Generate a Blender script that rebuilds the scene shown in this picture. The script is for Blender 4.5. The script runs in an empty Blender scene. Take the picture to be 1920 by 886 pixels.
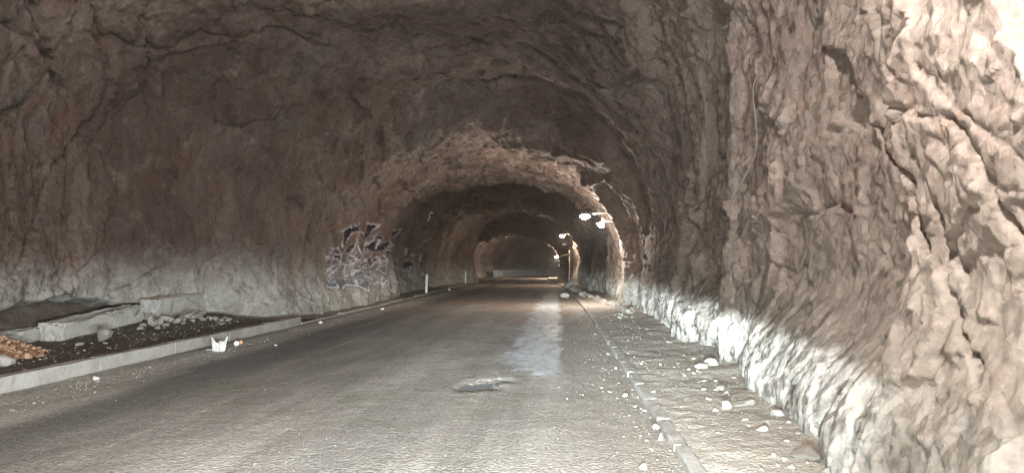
import bpy, bmesh, math, random
import numpy as np
from mathutils import Vector, Matrix, Euler

# ------------------------------------------------------------------ camera, world, lights, exposure
scene = bpy.context.scene
COL = scene.collection
rng = random.Random(7)
R = math.radians
CAM_H, FPX, IW, IH = 1.5, 1400.0, 1920.0, 886.0
cam_data = bpy.data.cameras.new('camera')
cam_data.sensor_width = 36.0
cam_data.lens = 36.0 * FPX / IW
cam_data.clip_start = 0.05
cam_data.clip_end = 600
cam = bpy.data.objects.new('camera', cam_data)
cam.location = (0, 0, CAM_H)
cam.rotation_euler = (R(90 + 2.21), 0, R(3.475))
COL.objects.link(cam)
scene.camera = cam
CAM_R = np.array(cam.rotation_euler.to_matrix())

world = bpy.data.worlds.new('World')
scene.world = world
world.use_nodes = True
wn = world.node_tree
sky = wn.nodes.new('ShaderNodeTexSky')
sky.sky_type = 'NISHITA'
sky.sun_disc = False
sky.sun_elevation = R(35)
sky.sun_rotation = R(200)
wn.links.new(sky.outputs[0], wn.nodes['Background'].inputs[0])
wn.nodes['Background'].inputs[1].default_value = 0.05

vs = scene.view_settings
vs.view_transform = 'Standard'
vs.look = 'None'
vs.gamma = 1.0
vs.use_curve_mapping = False
vs.exposure = 0.48
scene.cycles.use_denoising = True
scene.cycles.denoising_prefilter = 'NONE'
scene.cycles.sample_clamp_indirect = 6.0
scene.cycles.use_adaptive_sampling = True
scene.cycles.adaptive_threshold = 0.04
scene.cycles.adaptive_min_samples = 24
scene.cycles.max_bounces = 6
scene.cycles.diffuse_bounces = 4

HEAD_W = 4600.0
NEAR_LAMP_W = 680.0
WARM = (1.0, 0.91, 0.835)
COOL = (0.82, 0.95, 1.0)


def mk_light(name, kind, loc, power, color, radius=0.06):
    ld = bpy.data.lights.new(name, kind)
    ld.energy = power
    ld.color = color
    ld.shadow_soft_size = radius
    o = bpy.data.objects.new(name, ld)
    o.location = loc
    COL.objects.link(o)
    return o


def headlight(name, loc):
    """dipped-beam headlamp of the car the photograph was taken from: a sharp cut-off that climbs on one side"""
    o = mk_light(name, 'SPOT', loc, HEAD_W, COOL, 0.05)
    o.rotation_euler = (R(90), 0, 0)
    o.data.spot_size = R(150)
    o.data.spot_blend = 0.35
    o.data.use_nodes = True
    nt = o.data.node_tree
    em = nt.nodes['Emission']
    tc = nt.nodes.new('ShaderNodeTexCoord')
    sx = nt.nodes.new('ShaderNodeSeparateXYZ')
    nt.links.new(tc.outputs['Normal'], sx.inputs[0])

    def m(op, a, b=None, c=None, clamp=False):
        n = nt.nodes.new('ShaderNodeMath')
        n.operation = op
        n.use_clamp = clamp
        for i, v in enumerate((a, b, c)):
            if v is None:
                continue
            if isinstance(v, (int, float)):
                n.inputs[i].default_value = v
            else:
                nt.links.new(v, n.inputs[i])
        return n.outputs[0]

    def mr(v, a, b, c, d, smooth=True):
        n = nt.nodes.new('ShaderNodeMapRange')
        n.interpolation_type = 'SMOOTHSTEP' if smooth else 'LINEAR'
        nt.links.new(v, n.inputs[0])
        for i, q in enumerate((a, b, c, d)):
            n.inputs[1 + i].default_value = q
        return n.outputs[0]
    az = m('MULTIPLY', m('DIVIDE', sx.outputs[0], sx.outputs[2]), -1.0)
    el = m('MULTIPLY', m('DIVIDE', sx.outputs[1], sx.outputs[2]), -1.0)
    cut = mr(az, -0.55, -0.12, 0.062, 0.012)
    soft = mr(az, -0.4, 0.1, 0.065, 0.02)
    over = m('DIVIDE', m('SUBTRACT', cut, el), soft)           # >0 below the cut-off
    mask = mr(over, -0.6, 0.9, 0.012, 1.0)
    down = m('POWER', 2.718, m('MULTIPLY', m('MINIMUM', el, 0.0), 3.4))
    side = m('ADD', m('MULTIPLY', mr(az, 0.14, 0.58, 0.95, 0.0), mr(az, -1.5, -0.12, 0.25, 1.0)), 0.02)
    core = m('ADD', m('MULTIPLY', m('POWER', 2.718, m('MULTIPLY', m('ADD', m('POWER', m('ABSOLUTE', m('MULTIPLY', az, 4.5)), 2.0), m('POWER', m('ABSOLUTE', m('MULTIPLY', m('ADD', el, 0.02), 15.0)), 2.0)), -1.0)), 4.0), 1.0)
    hot = mr(m('ABSOLUTE', m('SUBTRACT', az, 0.24)), 0.0, 0.25, 1.3, 1.0)
    tot = m('MULTIPLY', m('MULTIPLY', mask, down), m('MULTIPLY', m('MULTIPLY', side, core), hot))
    nt.links.new(tot, em.inputs['Strength'])
    return o


headlight('car_headlight', (-0.95, 1.6, 0.70))
headlight('car_headlight', (0.35, 1.6, 0.70))


def at(px, py, depth):
    """world point on the ray through photograph pixel (px, py) at world distance Y = depth"""
    d = CAM_R @ np.array([(px - IW / 2) / FPX, -(py - IH / 2) / FPX, -1.0])
    k = depth / d[1]
    return Vector((d[0] * k, depth, CAM_H + d[2] * k))


def on_z(px, py, z=0.0):
    d = CAM_R @ np.array([(px - IW / 2) / FPX, -(py - IH / 2) / FPX, -1.0])
    k = (z - CAM_H) / d[2]
    return Vector((d[0] * k, d[1] * k, z))


def project(P):
    Q = (P - np.array([0, 0, CAM_H])) @ CAM_R
    w = np.minimum(Q[..., 2], -1e-3)
    return IW / 2 + FPX * Q[..., 0] / -w, IH / 2 - FPX * Q[..., 1] / -w, -Q[..., 2]


# ------------------------------------------------------------------ noise
def _hash(ix, iy, iz, seed):
    h = (ix.astype(np.uint32) * np.uint32(374761393) + iy.astype(np.uint32) * np.uint32(668265263)
         + iz.astype(np.uint32) * np.uint32(2147483647) + np.uint32(seed * 974711 + 1013904223))
    h ^= h >> np.uint32(13)
    h *= np.uint32(1274126177)
    h ^= h >> np.uint32(16)
    h *= np.uint32(2246822519)
    h ^= h >> np.uint32(13)
    return h


_G = np.random.RandomState(3).normal(size=(256, 3)).astype(np.float32)
_G /= np.linalg.norm(_G, axis=1)[:, None]


def perlin(x, y, z, seed=0):
    x, y, z = (np.asarray(v, np.float32) for v in (x, y, z))
    x0, y0, z0 = np.floor(x), np.floor(y), np.floor(z)
    fx, fy, fz = x - x0, y - y0, z - z0
    ix, iy, iz = x0.astype(np.int32), y0.astype(np.int32), z0.astype(np.int32)
    u, v, w = (f * f * f * (f * (f * 6 - 15) + 10) for f in (fx, fy, fz))
    out = 0
    for a in (0, 1):
        for b in (0, 1):
            for c in (0, 1):
                g = _G[_hash(ix + a, iy + b, iz + c, seed) & np.uint32(255)]
                wt = (u if a else 1 - u) * (v if b else 1 - v) * (w if c else 1 - w)
                out = out + wt * (g[..., 0] * (fx - a) + g[..., 1] * (fy - b) + g[..., 2] * (fz - c))
    return out * 1.6


def fbm(x, y, z, octaves, seed=0, gain=0.5, ridged=False):
    a, f, s = 1.0, 1.0, 0.0
    for i in range(octaves):
        n = perlin(x * f, y * f, z * f, seed + i)
        if ridged:
            n = 1 - 2 * np.abs(n)
        s = s + a * n
        a *= gain
        f *= 2.03
    return s


def facets(u, v, seed):
    """broken-rock facets: tilted random plane per Voronoi cell; returns plane value and distance to the crack"""
    u = np.asarray(u, np.float32)
    v = np.asarray(v, np.float32)
    iu, iv = np.floor(u).astype(np.int32), np.floor(v).astype(np.int32)
    f1 = np.full(u.shape, 9.0, np.float32)
    f2 = np.full(u.shape, 9.0, np.float32)
    val = np.zeros(u.shape, np.float32)
    val2 = np.zeros(u.shape, np.float32)
    zz = np.zeros_like(iu)
    for a in (-1, 0, 1):
        for b in (-1, 0, 1):
            h = _hash(iu + a, iv + b, zz, seed)
            du = u - (iu + a) - (h & np.uint32(1023)).astype(np.float32) / 1023
            dv = v - (iv + b) - ((h >> np.uint32(10)) & np.uint32(1023)).astype(np.float32) / 1023
            d = np.sqrt(du * du + dv * dv)
            h2 = _hash(iu + a, iv + b, zz + 7, seed)
            off = (h2 & np.uint32(255)).astype(np.float32) / 127.5 - 1
            gu = ((h2 >> np.uint32(8)) & np.uint32(255)).astype(np.float32) / 127.5 - 1
            gv = ((h2 >> np.uint32(16)) & np.uint32(255)).astype(np.float32) / 127.5 - 1
            pv = 0.55 * off + 1.1 * (gu * du + gv * dv)
            new = d < f1
            second = (~new) & (d < f2)
            val2 = np.where(new, val, np.where(second, pv, val2))
            f2 = np.where(new, f1, np.minimum(f2, d))
            val = np.where(new, pv, val)
            f1 = np.where(new, d, f1)
    w = 0.5 * (1 - np.clip((f2 - f1) / 0.06, 0, 1))
    return val * (1 - w) + val2 * w, f2 - f1


def sstep(a, b, x):
    t = np.clip((x - a) / (b - a), 0, 1)
    return t * t * (3 - 2 * t)


# ------------------------------------------------------------------ materials
def new_mat(name):
    m = bpy.data.materials.new(name)
    m.use_nodes = True
    nt = m.node_tree
    return m, nt, nt.nodes['Principled BSDF']


class NB:
    """tiny node-building helper"""
    def __init__(self, nt):
        self.nt = nt

    def n(self, kind):
        return self.nt.nodes.new(kind)

    def put(self, sock, v):
        if isinstance(v, bpy.types.NodeSocket):
            self.nt.links.new(v, sock)
        elif isinstance(v, tuple) and len(v) == 3 and sock.type == 'RGBA':
            sock.default_value = (*v, 1)
        else:
            sock.default_value = v

    def pos(self):
        return self.n('ShaderNodeNewGeometry').outputs['Position']

    def noise(self, vec, scale, detail=6.0, rough=0.55, dist=0.0):
        k = self.n('ShaderNodeTexNoise')
        self.put(k.inputs['Vector'], vec)
        k.inputs['Scale'].default_value = scale
        k.inputs['Detail'].default_value = detail
        k.inputs['Roughness'].default_value = rough
        k.inputs['Distortion'].default_value = dist
        return k.outputs[0]

    def voronoi(self, vec, scale, feature='F1', out=0):
        k = self.n('ShaderNodeTexVoronoi')
        k.feature = feature
        self.put(k.inputs['Vector'], vec)
        k.inputs['Scale'].default_value = scale
        return k.outputs[out]

    def scale(self, vec, s):
        k = self.n('ShaderNodeMapping')
        self.put(k.inputs[0], vec)
        k.inputs['Scale'].default_value = s
        return k.outputs[0]

    def mr(self, v, a, b, c=0.0, d=1.0):
        k = self.n('ShaderNodeMapRange')
        k.interpolation_type = 'SMOOTHSTEP'
        self.put(k.inputs[0], v)
        for i, q in enumerate((a, b, c, d)):
            k.inputs[1 + i].default_value = q
        return k.outputs[0]

    def math(self, op, a, b=0.0, clamp=False):
        k = self.n('ShaderNodeMath')
        k.operation = op
        k.use_clamp = clamp
        self.put(k.inputs[0], a)
        self.put(k.inputs[1], b)
        return k.outputs[0]

    def mix(self, f, a, b, mode='MIX'):
        k = self.n('ShaderNodeMix')
        k.data_type = 'RGBA'
        k.blend_type = mode
        self.put(k.inputs[0], f)
        self.put(k.inputs[6], a)
        self.put(k.inputs[7], b)
        return k.outputs[2]

    def bump(self, h, strength, dist, normal=None):
        k = self.n('ShaderNodeBump')
        k.inputs['Strength'].default_value = strength
        k.inputs['Distance'].default_value = dist
        self.put(k.inputs['Height'], h)
        if normal is not None:
            self.put(k.inputs['Normal'], normal)
        return k.outputs[0]

    def facet(self, vec, scale):
        """height of randomly tilted flat faces, one per Voronoi cell"""
        k = self.n('ShaderNodeTexVoronoi')
        self.put(k.inputs['Vector'], vec)
        k.inputs['Scale'].default_value = scale
        d = self.n('ShaderNodeVectorMath')
        d.operation = 'SUBTRACT'
        self.put(d.inputs[0], vec)
        self.put(d.inputs[1], k.outputs['Position'])
        c = self.n('ShaderNodeVectorMath')
        c.operation = 'SUBTRACT'
        self.put(c.inputs[0], k.outputs['Color'])
        c.inputs[1].default_value = (0.5, 0.5, 0.5)
        e = self.n('ShaderNodeVectorMath')
        e.operation = 'DOT_PRODUCT'
        self.put(e.inputs[0], d.outputs[0])
        self.put(e.inputs[1], c.outputs[0])
        return e.outputs['Value']

    def sep(self, v):
        k = self.n('ShaderNodeSeparateXYZ')
        self.put(k.inputs[0], v)
        return k.outputs


def rock_material(name, paint=False):
    m, nt, bs = new_mat(name)
    b = NB(nt)
    p = b.pos()
    warp = b.scale(p, (1.0, 1.0, 0.6))
    x, y, z = b.sep(p)[:3]
    big = b.noise(warp, 0.33, 5, 0.6, 0.6)
    mid = b.noise(warp, 1.7, 6, 0.62, 0.4)
    fine = b.noise(p, 14.0, 5, 0.7)
    strat = b.noise(b.scale(p, (2.2, 5.0, 0.8)), 1.3, 6, 0.6, 0.8)
    c = b.mix(b.mr(big, 0.36, 0.66), (0.185, 0.142, 0.126), (0.325, 0.275, 0.248))
    c = b.mix(b.mr(mid, 0.50, 0.72), c, (0.235, 0.150, 0.122))                 # rusty patches
    c = b.mix(b.mr(b.noise(p, 1.9, 8, 0.68, 0.2), 0.52, 0.74, 0.0, 0.8), c, (0.40, 0.355, 0.32))   # pale broken faces
    c = b.mix(b.mr(strat, 0.52, 0.72, 0.0, 0.65), c, (0.12, 0.096, 0.088))
    c = b.mix(b.mr(b.noise(b.scale(p, (1.0, 1.0, 0.35)), 1.1, 8, 0.7, 1.2), 0.53, 0.66, 0.0, 0.55), c, (0.115, 0.088, 0.076))
    grey = b.mr(b.noise(p, 0.8, 5, 0.6), 0.55, 0.70, 0.0, 0.6)
    c = b.mix(grey, c, (0.22, 0.225, 0.215))
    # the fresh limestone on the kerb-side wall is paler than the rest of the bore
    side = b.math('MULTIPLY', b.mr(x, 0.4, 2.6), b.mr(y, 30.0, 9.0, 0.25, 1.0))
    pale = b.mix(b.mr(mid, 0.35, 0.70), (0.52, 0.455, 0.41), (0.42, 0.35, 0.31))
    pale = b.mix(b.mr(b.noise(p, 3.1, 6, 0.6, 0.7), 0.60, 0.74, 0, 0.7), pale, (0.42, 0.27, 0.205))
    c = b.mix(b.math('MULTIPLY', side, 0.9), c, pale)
    # paler tone towards the foot of the walls, with an uneven upper edge
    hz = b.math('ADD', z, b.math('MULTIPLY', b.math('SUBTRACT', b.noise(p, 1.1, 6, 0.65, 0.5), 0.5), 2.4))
    foot_pale = b.mr(hz, 2.2, 0.3, 0.0, 0.7)
    c = b.mix(foot_pale, c, b.mix(b.mr(b.noise(p, 2.2, 7, 0.65, 0.6), 0.40, 0.62), (0.47, 0.455, 0.41), (0.33, 0.325, 0.285)))
    c = b.mix(0.55, c, b.mix(b.mr(fine, 0.25, 0.75), (0.32, 0.32, 0.32), (0.72, 0.72, 0.72)), 'OVERLAY')
    if paint:
        at_ = b.n('ShaderNodeAttribute')
        at_.attribute_name = 'paint'
        wear = b.mr(b.noise(p, 5.0, 6, 0.7), 0.25, 0.42, 0.55, 1.0)
        c = b.mix(b.math('MULTIPLY', at_.outputs['Alpha'], wear), c, at_.outputs['Color'])
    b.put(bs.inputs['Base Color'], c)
    b.put(bs.inputs['Roughness'], b.mr(fine, 0.2, 0.8, 0.75, 0.95))
    bs.inputs['Specular IOR Level'].default_value = 0.25
    jit = b.n('ShaderNodeTexNoise')
    b.put(jit.inputs['Vector'], p)
    jit.inputs['Scale'].default_value = 3.0
    jit.inputs['Detail'].default_value = 4.0
    q = b.scale(b.mix(0.035, p, jit.outputs['Color'], 'ADD'), (1.0, 1.0, 0.8))
    nrm = b.bump(b.noise(p, 5.5, 6, 0.68, 0.0), 0.28, 0.04)
    nrm = b.bump(b.facet(q, 3.2), 0.35, 1.0, nrm)
    nrm = b.bump(b.facet(q, 8.5), 0.52, 0.9, nrm)
    nrm = b.bump(b.facet(q, 21.0), 0.52, 0.8, nrm)
    nrm = b.bump(fine, 0.5, 0.02, nrm)
    b.put(bs.inputs['Normal'], nrm)
    return m


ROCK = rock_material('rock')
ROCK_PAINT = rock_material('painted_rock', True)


def road_material():
    m, nt, bs = new_mat('dusty_asphalt')
    b = NB(nt)
    p = b.pos()
    x, y, z = b.sep(p)[:3]
    wob = b.math('MULTIPLY', b.math('SUBTRACT', b.noise(b.scale(p, (1, 0.25, 1)), 0.8, 5, 0.6), 0.5), 1.5)
    xw = b.math('ADD', x, wob)
    grain = b.noise(p, 24.0, 6, 0.75)
    patch = b.noise(b.scale(p, (1.0, 0.35, 1.0)), 0.9, 7, 0.62, 0.5)
    c = b.mix(b.mr(patch, 0.32, 0.68), (0.265, 0.236, 0.205), (0.40, 0.36, 0.315))
    # dust washed against the far edge, and the darker wheel path beside it
    c = b.mix(b.mr(xw, -4.7, -5.6, 0, 0.85), c, (0.55, 0.51, 0.45))
    c = b.mix(b.math('MULTIPLY', b.mr(xw, -5.5, -5.0), b.mr(xw, -3.9, -4.7)), c, (0.17, 0.157, 0.146))
    c = b.mix(b.math('MULTIPLY', b.mr(xw, -6.05, -6.35), b.mr(patch, 0.35, 0.6)), c, (0.17, 0.145, 0.12))
    c = b.mix(b.mr(b.noise(b.scale(p, (1.3, 0.06, 1)), 1.0, 6, 0.65), 0.36, 0.64, 0.0, 0.55), c, (0.17, 0.152, 0.135))
    c = b.mix(b.mr(b.noise(b.scale(p, (1.0, 0.05, 1)), 1.7, 6, 0.7), 0.54, 0.70, 0.0, 0.5), c, (0.48, 0.44, 0.39))
    # reddish mud
    mud = b.math('MULTIPLY', b.mr(b.noise(b.scale(p, (0.8, 0.25, 1)), 0.8, 6, 0.6, 0.4), 0.44, 0.62), b.mr(y, 15.0, 26.0, 0.0, 0.85))
    c = b.mix(mud, c, (0.30, 0.215, 0.165))
    # gravelly brown edge next to the near kerb
    c = b.mix(b.mr(b.math('ADD', x, b.math('MULTIPLY', wob, 0.5)), 0.15, 0.75, 0, 0.8), c, (0.36, 0.32, 0.27))
    green_tint = b.math('MULTIPLY', b.mr(b.noise(p, 1.6, 6, 0.65), 0.52, 0.66, 0, 0.5),
                  b.math('MULTIPLY', b.mr(y, 6.0, 8.0), b.mr(y, 11.0, 9.0)))
    c = b.mix(green_tint, c, (0.19, 0.195, 0.105))  # gentle green tint in blotches over a short stretch
    broken = b.mr(b.noise(b.scale(p, (1, 0.6, 1)), 1.15, 9, 0.72, 0.8), 0.60, 0.66, 0, 0.6)
    c = b.mix(broken, c, (0.165, 0.145, 0.125))
    # smooth damp spill smear; the lamps' reflection is painted in as pale blue
    e = b.math('MULTIPLY', b.math('SUBTRACT', b.noise(b.scale(p, (1.6, 0.5, 1)), 1.3, 7, 0.66, 0.6), 0.5), 1.7)
    spill_sheen = b.math('MULTIPLY', b.mr(b.math('ADD', x, e), -0.95, -0.55), b.mr(b.math('ADD', x, b.math('MULTIPLY', e, 0.35)), 0.16, -0.02))
    spill_sheen = b.math('MULTIPLY', spill_sheen, b.math('MULTIPLY', b.mr(b.math('ADD', y, b.math('MULTIPLY', e, 3.0)), 10.0, 11.0), b.mr(y, 50.0, 34.0)))
    spill_sheen = b.math('MULTIPLY', spill_sheen, b.mr(b.noise(b.scale(p, (2.0, 0.6, 1)), 2.2, 8, 0.7, 0.5), 0.33, 0.55, 0.35, 1.0))
    c = b.mix(b.math('MULTIPLY', spill_sheen, 0.9), c, (0.50, 0.54, 0.58))
    speck = b.voronoi(b.mix(0.03, p, b.n('ShaderNodeTexNoise').outputs['Color'], 'ADD'), 30.0)
    c = b.mix(b.math('MULTIPLY', b.mr(speck, 0.30, 0.12, 0, 0.55), b.math('SUBTRACT', 1.0, spill_sheen)), c, (0.42, 0.39, 0.34))
    c = b.mix(0.5, c, b.mix(b.mr(grain, 0.35, 0.65), (0.25, 0.25, 0.25), (0.75, 0.75, 0.75)), 'OVERLAY')
    b.put(bs.inputs['Base Color'], c)
    b.put(bs.inputs['Roughness'], b.math('SUBTRACT', b.mr(patch, 0.2, 0.8, 0.72, 0.9), b.math('MULTIPLY', spill_sheen, 0.24)))
    bs.inputs['Specular IOR Level'].default_value = 0.35
    h = b.math('ADD', b.math('MULTIPLY', speck, -0.8), b.noise(p, 13.0, 9, 0.75))
    h = b.math('MULTIPLY', h, b.math('SUBTRACT', 1.0, b.math('MULTIPLY', spill_sheen, 0.75)))
    nrm = b.bump(b.noise(p, 3.2, 8, 0.65), 0.35, 0.03)
    b.put(bs.inputs['Normal'], b.bump(h, 1.0, 0.034, nrm))
    return m


def dirt_material(name, c1, c2, c3, bump=0.03):
    m, nt, bs = new_mat(name)
    b = NB(nt)
    p = b.pos()
    n1 = b.noise(p, 0.9, 8, 0.65, 0.4)
    n2 = b.noise(p, 7.0, 8, 0.7)
    sp = b.voronoi(p, 30.0)
    c = b.mix(b.mr(n1, 0.35, 0.65), c1, c2)
    c = b.mix(b.mr(n2, 0.52, 0.72, 0, 0.7), c, c3)
    c = b.mix(b.mr(sp, 0.25, 0.10, 0, 0.5), c, (0.45, 0.42, 0.37))
    b.put(bs.inputs['Base Color'], c)
    bs.inputs['Roughness'].default_value = 0.93
    bs.inputs['Specular IOR Level'].default_value = 0.2
    nrm = b.bump(b.noise(p, 4.0, 8, 0.68), 0.7, bump * 2)
    nrm = b.bump(b.math('ADD', n2, b.math('MULTIPLY', sp, -0.7)), 0.7, bump, nrm)
    b.put(bs.inputs['Normal'], nrm)
    return m


def concrete_material(name, c1=(0.40, 0.385, 0.35), c2=(0.29, 0.275, 0.245), stain=(0.19, 0.18, 0.165)):
    m, nt, bs = new_mat(name)
    b = NB(nt)
    p = b.pos()
    n1 = b.noise(p, 1.8, 8, 0.65, 0.5)
    n2 = b.noise(p, 22.0, 6, 0.7)
    c = b.mix(b.mr(n1, 0.35, 0.66), c1, c2)
    c = b.mix(b.mr(b.noise(b.scale(p, (1, 1, 0.4)), 3.4, 7, 0.65), 0.55, 0.72, 0, 0.8), c, stain)
    c = b.mix(0.3, c, b.mix(b.mr(n2, 0.3, 0.7), (0.3, 0.3, 0.3), (0.7, 0.7, 0.7)), 'OVERLAY')
    b.put(bs.inputs['Base Color'], c)
    bs.inputs['Roughness'].default_value = 0.88
    nrm = b.bump(b.noise(p, 6.0, 8, 0.7), 0.5, 0.02)
    b.put(bs.inputs['Normal'], b.bump(n2, 0.4, 0.006, nrm))
    return m


def plain_material(name, color, rough=0.6, metal=0.0, var=0.25, bump=0.004, nscale=9.0):
    m, nt, bs = new_mat(name)
    b = NB(nt)
    p = b.pos()
    n = b.noise(p, nscale, 7, 0.65, 0.3)
    dark = tuple(v * (1 - var) for v in color)
    b.put(bs.inputs['Base Color'], b.mix(b.mr(n, 0.35, 0.68), color, dark))
    b.put(bs.inputs['Roughness'], b.mr(n, 0.2, 0.8, max(rough - 0.12, 0.03), min(rough + 0.12, 1)))
    bs.inputs['Metallic'].default_value = metal
    if bump:
        b.put(bs.inputs['Normal'], b.bump(n, 0.4, bump))
    return m


def stone_material(name, c1, c2):
    m, nt, bs = new_mat(name)
    b = NB(nt)
    p = b.pos()
    rnd = b.n('ShaderNodeObjectInfo').outputs['Random']
    n = b.noise(p, 12.0, 8, 0.65, 0.4)
    c = b.mix(rnd, c1, c2)
    c = b.mix(b.mr(n, 0.4, 0.7, 0, 0.5), c, tuple(v * 0.55 for v in c1))
    b.put(bs.inputs['Base Color'], c)
    bs.inputs['Roughness'].default_value = 0.88
    b.put(bs.inputs['Normal'], b.bump(b.noise(p, 26.0, 8, 0.7), 0.6, 0.012))
    return m


def glow_material(name, color, strength):
    m, nt, bs = new_mat(name)
    bs.inputs['Base Color'].default_value = (0.9, 0.9, 0.9, 1)
    bs.inputs['Emission Color'].default_value = (*color, 1)
    bs.inputs['Emission Strength'].default_value = strength
    return m


M_ROAD = road_material()
M_VERGE = dirt_material('gravelly_verge', (0.36, 0.325, 0.275), (0.46, 0.42, 0.365), (0.29, 0.25, 0.205))
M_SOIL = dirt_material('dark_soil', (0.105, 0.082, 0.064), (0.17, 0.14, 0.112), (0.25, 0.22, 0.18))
M_DUST = dirt_material('dusty_earth', (0.27, 0.24, 0.20), (0.34, 0.305, 0.26), (0.22, 0.185, 0.15))
M_GROUND = dirt_material('bare_ground', (0.16, 0.14, 0.12), (0.22, 0.19, 0.16), (0.26, 0.22, 0.19))
M_GRIT = stone_material('grit', (0.30, 0.27, 0.23), (0.30, 0.27, 0.23))
M_CLAY = dirt_material('orange_clay', (0.46, 0.27, 0.165), (0.52, 0.33, 0.21), (0.38, 0.21, 0.125))
M_CONC = concrete_material('weathered_concrete', (0.52, 0.50, 0.46), (0.42, 0.40, 0.36), (0.27, 0.255, 0.23))
M_KERB = concrete_material('kerb_concrete', (0.40, 0.38, 0.345), (0.31, 0.285, 0.25), (0.20, 0.18, 0.155))
M_WHITEWASH = concrete_material('whitewashed_concrete', (0.48, 0.50, 0.54), (0.38, 0.40, 0.43), (0.28, 0.29, 0.31))
M_STONE = stone_material('stone', (0.36, 0.335, 0.29), (0.27, 0.245, 0.21))
M_PALE = stone_material('pale_stone', (0.42, 0.395, 0.35), (0.31, 0.285, 0.245))
M_STEEL = plain_material('galvanised_steel', (0.50, 0.50, 0.48), 0.45, 0.7)
M_GREY = plain_material('grey_painted_metal', (0.30, 0.30, 0.30), 0.5, 0.2)
M_WHITE = plain_material('white_plastic', (0.74, 0.73, 0.69), 0.55, 0.0, 0.15)
M_PAPER = plain_material('white_paper', (0.78, 0.77, 0.72), 0.8, 0.0, 0.12, 0.006, 18)
M_REFL = plain_material('reflector_white', (0.85, 0.85, 0.83), 0.25, 0.0, 0.05, 0)
M_CABLE = plain_material('pale_cable', (0.40, 0.37, 0.32), 0.7)
M_BLACK = plain_material('black_cable', (0.03, 0.03, 0.03), 0.6)
M_STRAW = plain_material('dry_straw', (0.46, 0.35, 0.16), 0.85, 0.0, 0.5)
M_ORANGE = plain_material('orange_peel', (0.65, 0.36, 0.17), 0.6)
M_GLOW_W = glow_material('warm_lamp_lens', (1.0, 0.88, 0.72), 60.0)
M_GLOW_C = glow_material('cool_lamp_lens', (0.90, 0.95, 1.0), 60.0)
m, nt, bs = new_mat('puddle_water')
bs.inputs['Base Color'].default_value = (0.26, 0.275, 0.29, 1)
bs.inputs['Roughness'].default_value = 0.2
_b = NB(nt)
_b.put(bs.inputs['Normal'], _b.bump(_b.noise(_b.pos(), 14, 3), 0.12, 0.01))
M_WATER = m


# ------------------------------------------------------------------ object helpers
def tag(o, label=None, cat=None, group=None, kind=None):
    for k, v in (('label', label), ('category', cat), ('group', group), ('kind', kind)):
        if v is not None:
            o[k] = v
    return o


def link(name, me, mat, parent=None, smooth=None):
    o = bpy.data.objects.new(name, me)
    COL.objects.link(o)
    if mat is not None and not me.materials:
        me.materials.append(mat)
    if parent is not None:
        o.parent = parent
    if smooth is not None:
        me.polygons.foreach_set('use_smooth', np.full(len(me.polygons), smooth))
    return o


def empty(name, loc=(0, 0, 0), rz=0.0):
    o = bpy.data.objects.new(name, None)
    o.location = loc
    o.rotation_euler = (0, 0, rz)
    o.empty_display_size = 0.1
    COL.objects.link(o)
    return o


def grid_mesh(name, P, keep=None, attr=None):
    """P: (rows, cols, 3) vertex grid -> mesh (keep: boolean mask of quads)"""
    nr, nc = P.shape[:2]
    idx = np.arange(nr * nc).reshape(nr, nc)
    q = np.stack([idx[:-1, :-1], idx[:-1, 1:], idx[1:, 1:], idx[1:, :-1]], -1)
    q = q.reshape(-1, 4) if keep is None else q[keep]
    used = np.unique(q)
    remap = np.full(nr * nc, -1, np.int64)
    remap[used] = np.arange(len(used))
    q = remap[q]
    V = P.reshape(-1, 3)[used].astype(np.float32)
    me = bpy.data.meshes.new(name)
    me.vertices.add(len(V))
    me.vertices.foreach_set('co', V.ravel())
    me.loops.add(q.size)
    me.loops.foreach_set('vertex_index', q.ravel().astype(np.int32))
    me.polygons.add(len(q))
    me.polygons.foreach_set('loop_start', (np.arange(len(q)) * 4).astype(np.int32))
    me.polygons.foreach_set('use_smooth', np.ones(len(q), bool))
    if attr is not None:
        a = me.attributes.new('paint', 'FLOAT_COLOR', 'POINT')
        a.data.foreach_set('color', attr.reshape(-1, 4)[used].astype(np.float32).ravel())
    me.update()
    me.validate()
    return me


def bm_mesh(name, bm):
    me = bpy.data.meshes.new(name)
    bmesh.ops.recalc_face_normals(bm, faces=bm.faces)
    bm.to_mesh(me)
    bm.free()
    return me


def add_box(bm, c, s, rz=0.0, bevel=0.0):
    r = bmesh.ops.create_cube(bm, size=1.0)
    vs_ = r['verts']
    bmesh.ops.scale(bm, vec=s, verts=vs_)
    if bevel:
        es = list({e for v in vs_ for e in v.link_edges})
        rr = bmesh.ops.bevel(bm, geom=es, offset=bevel, segments=2, affect='EDGES', profile=0.6)
        vs_ = list({v for f in rr['faces'] for v in f.verts} | {v for v in vs_ if v.is_valid})
    if rz:
        bmesh.ops.rotate(bm, cent=(0, 0, 0), matrix=Matrix.Rotation(rz, 3, 'Z'), verts=vs_)
    bmesh.ops.translate(bm, vec=c, verts=vs_)


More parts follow.
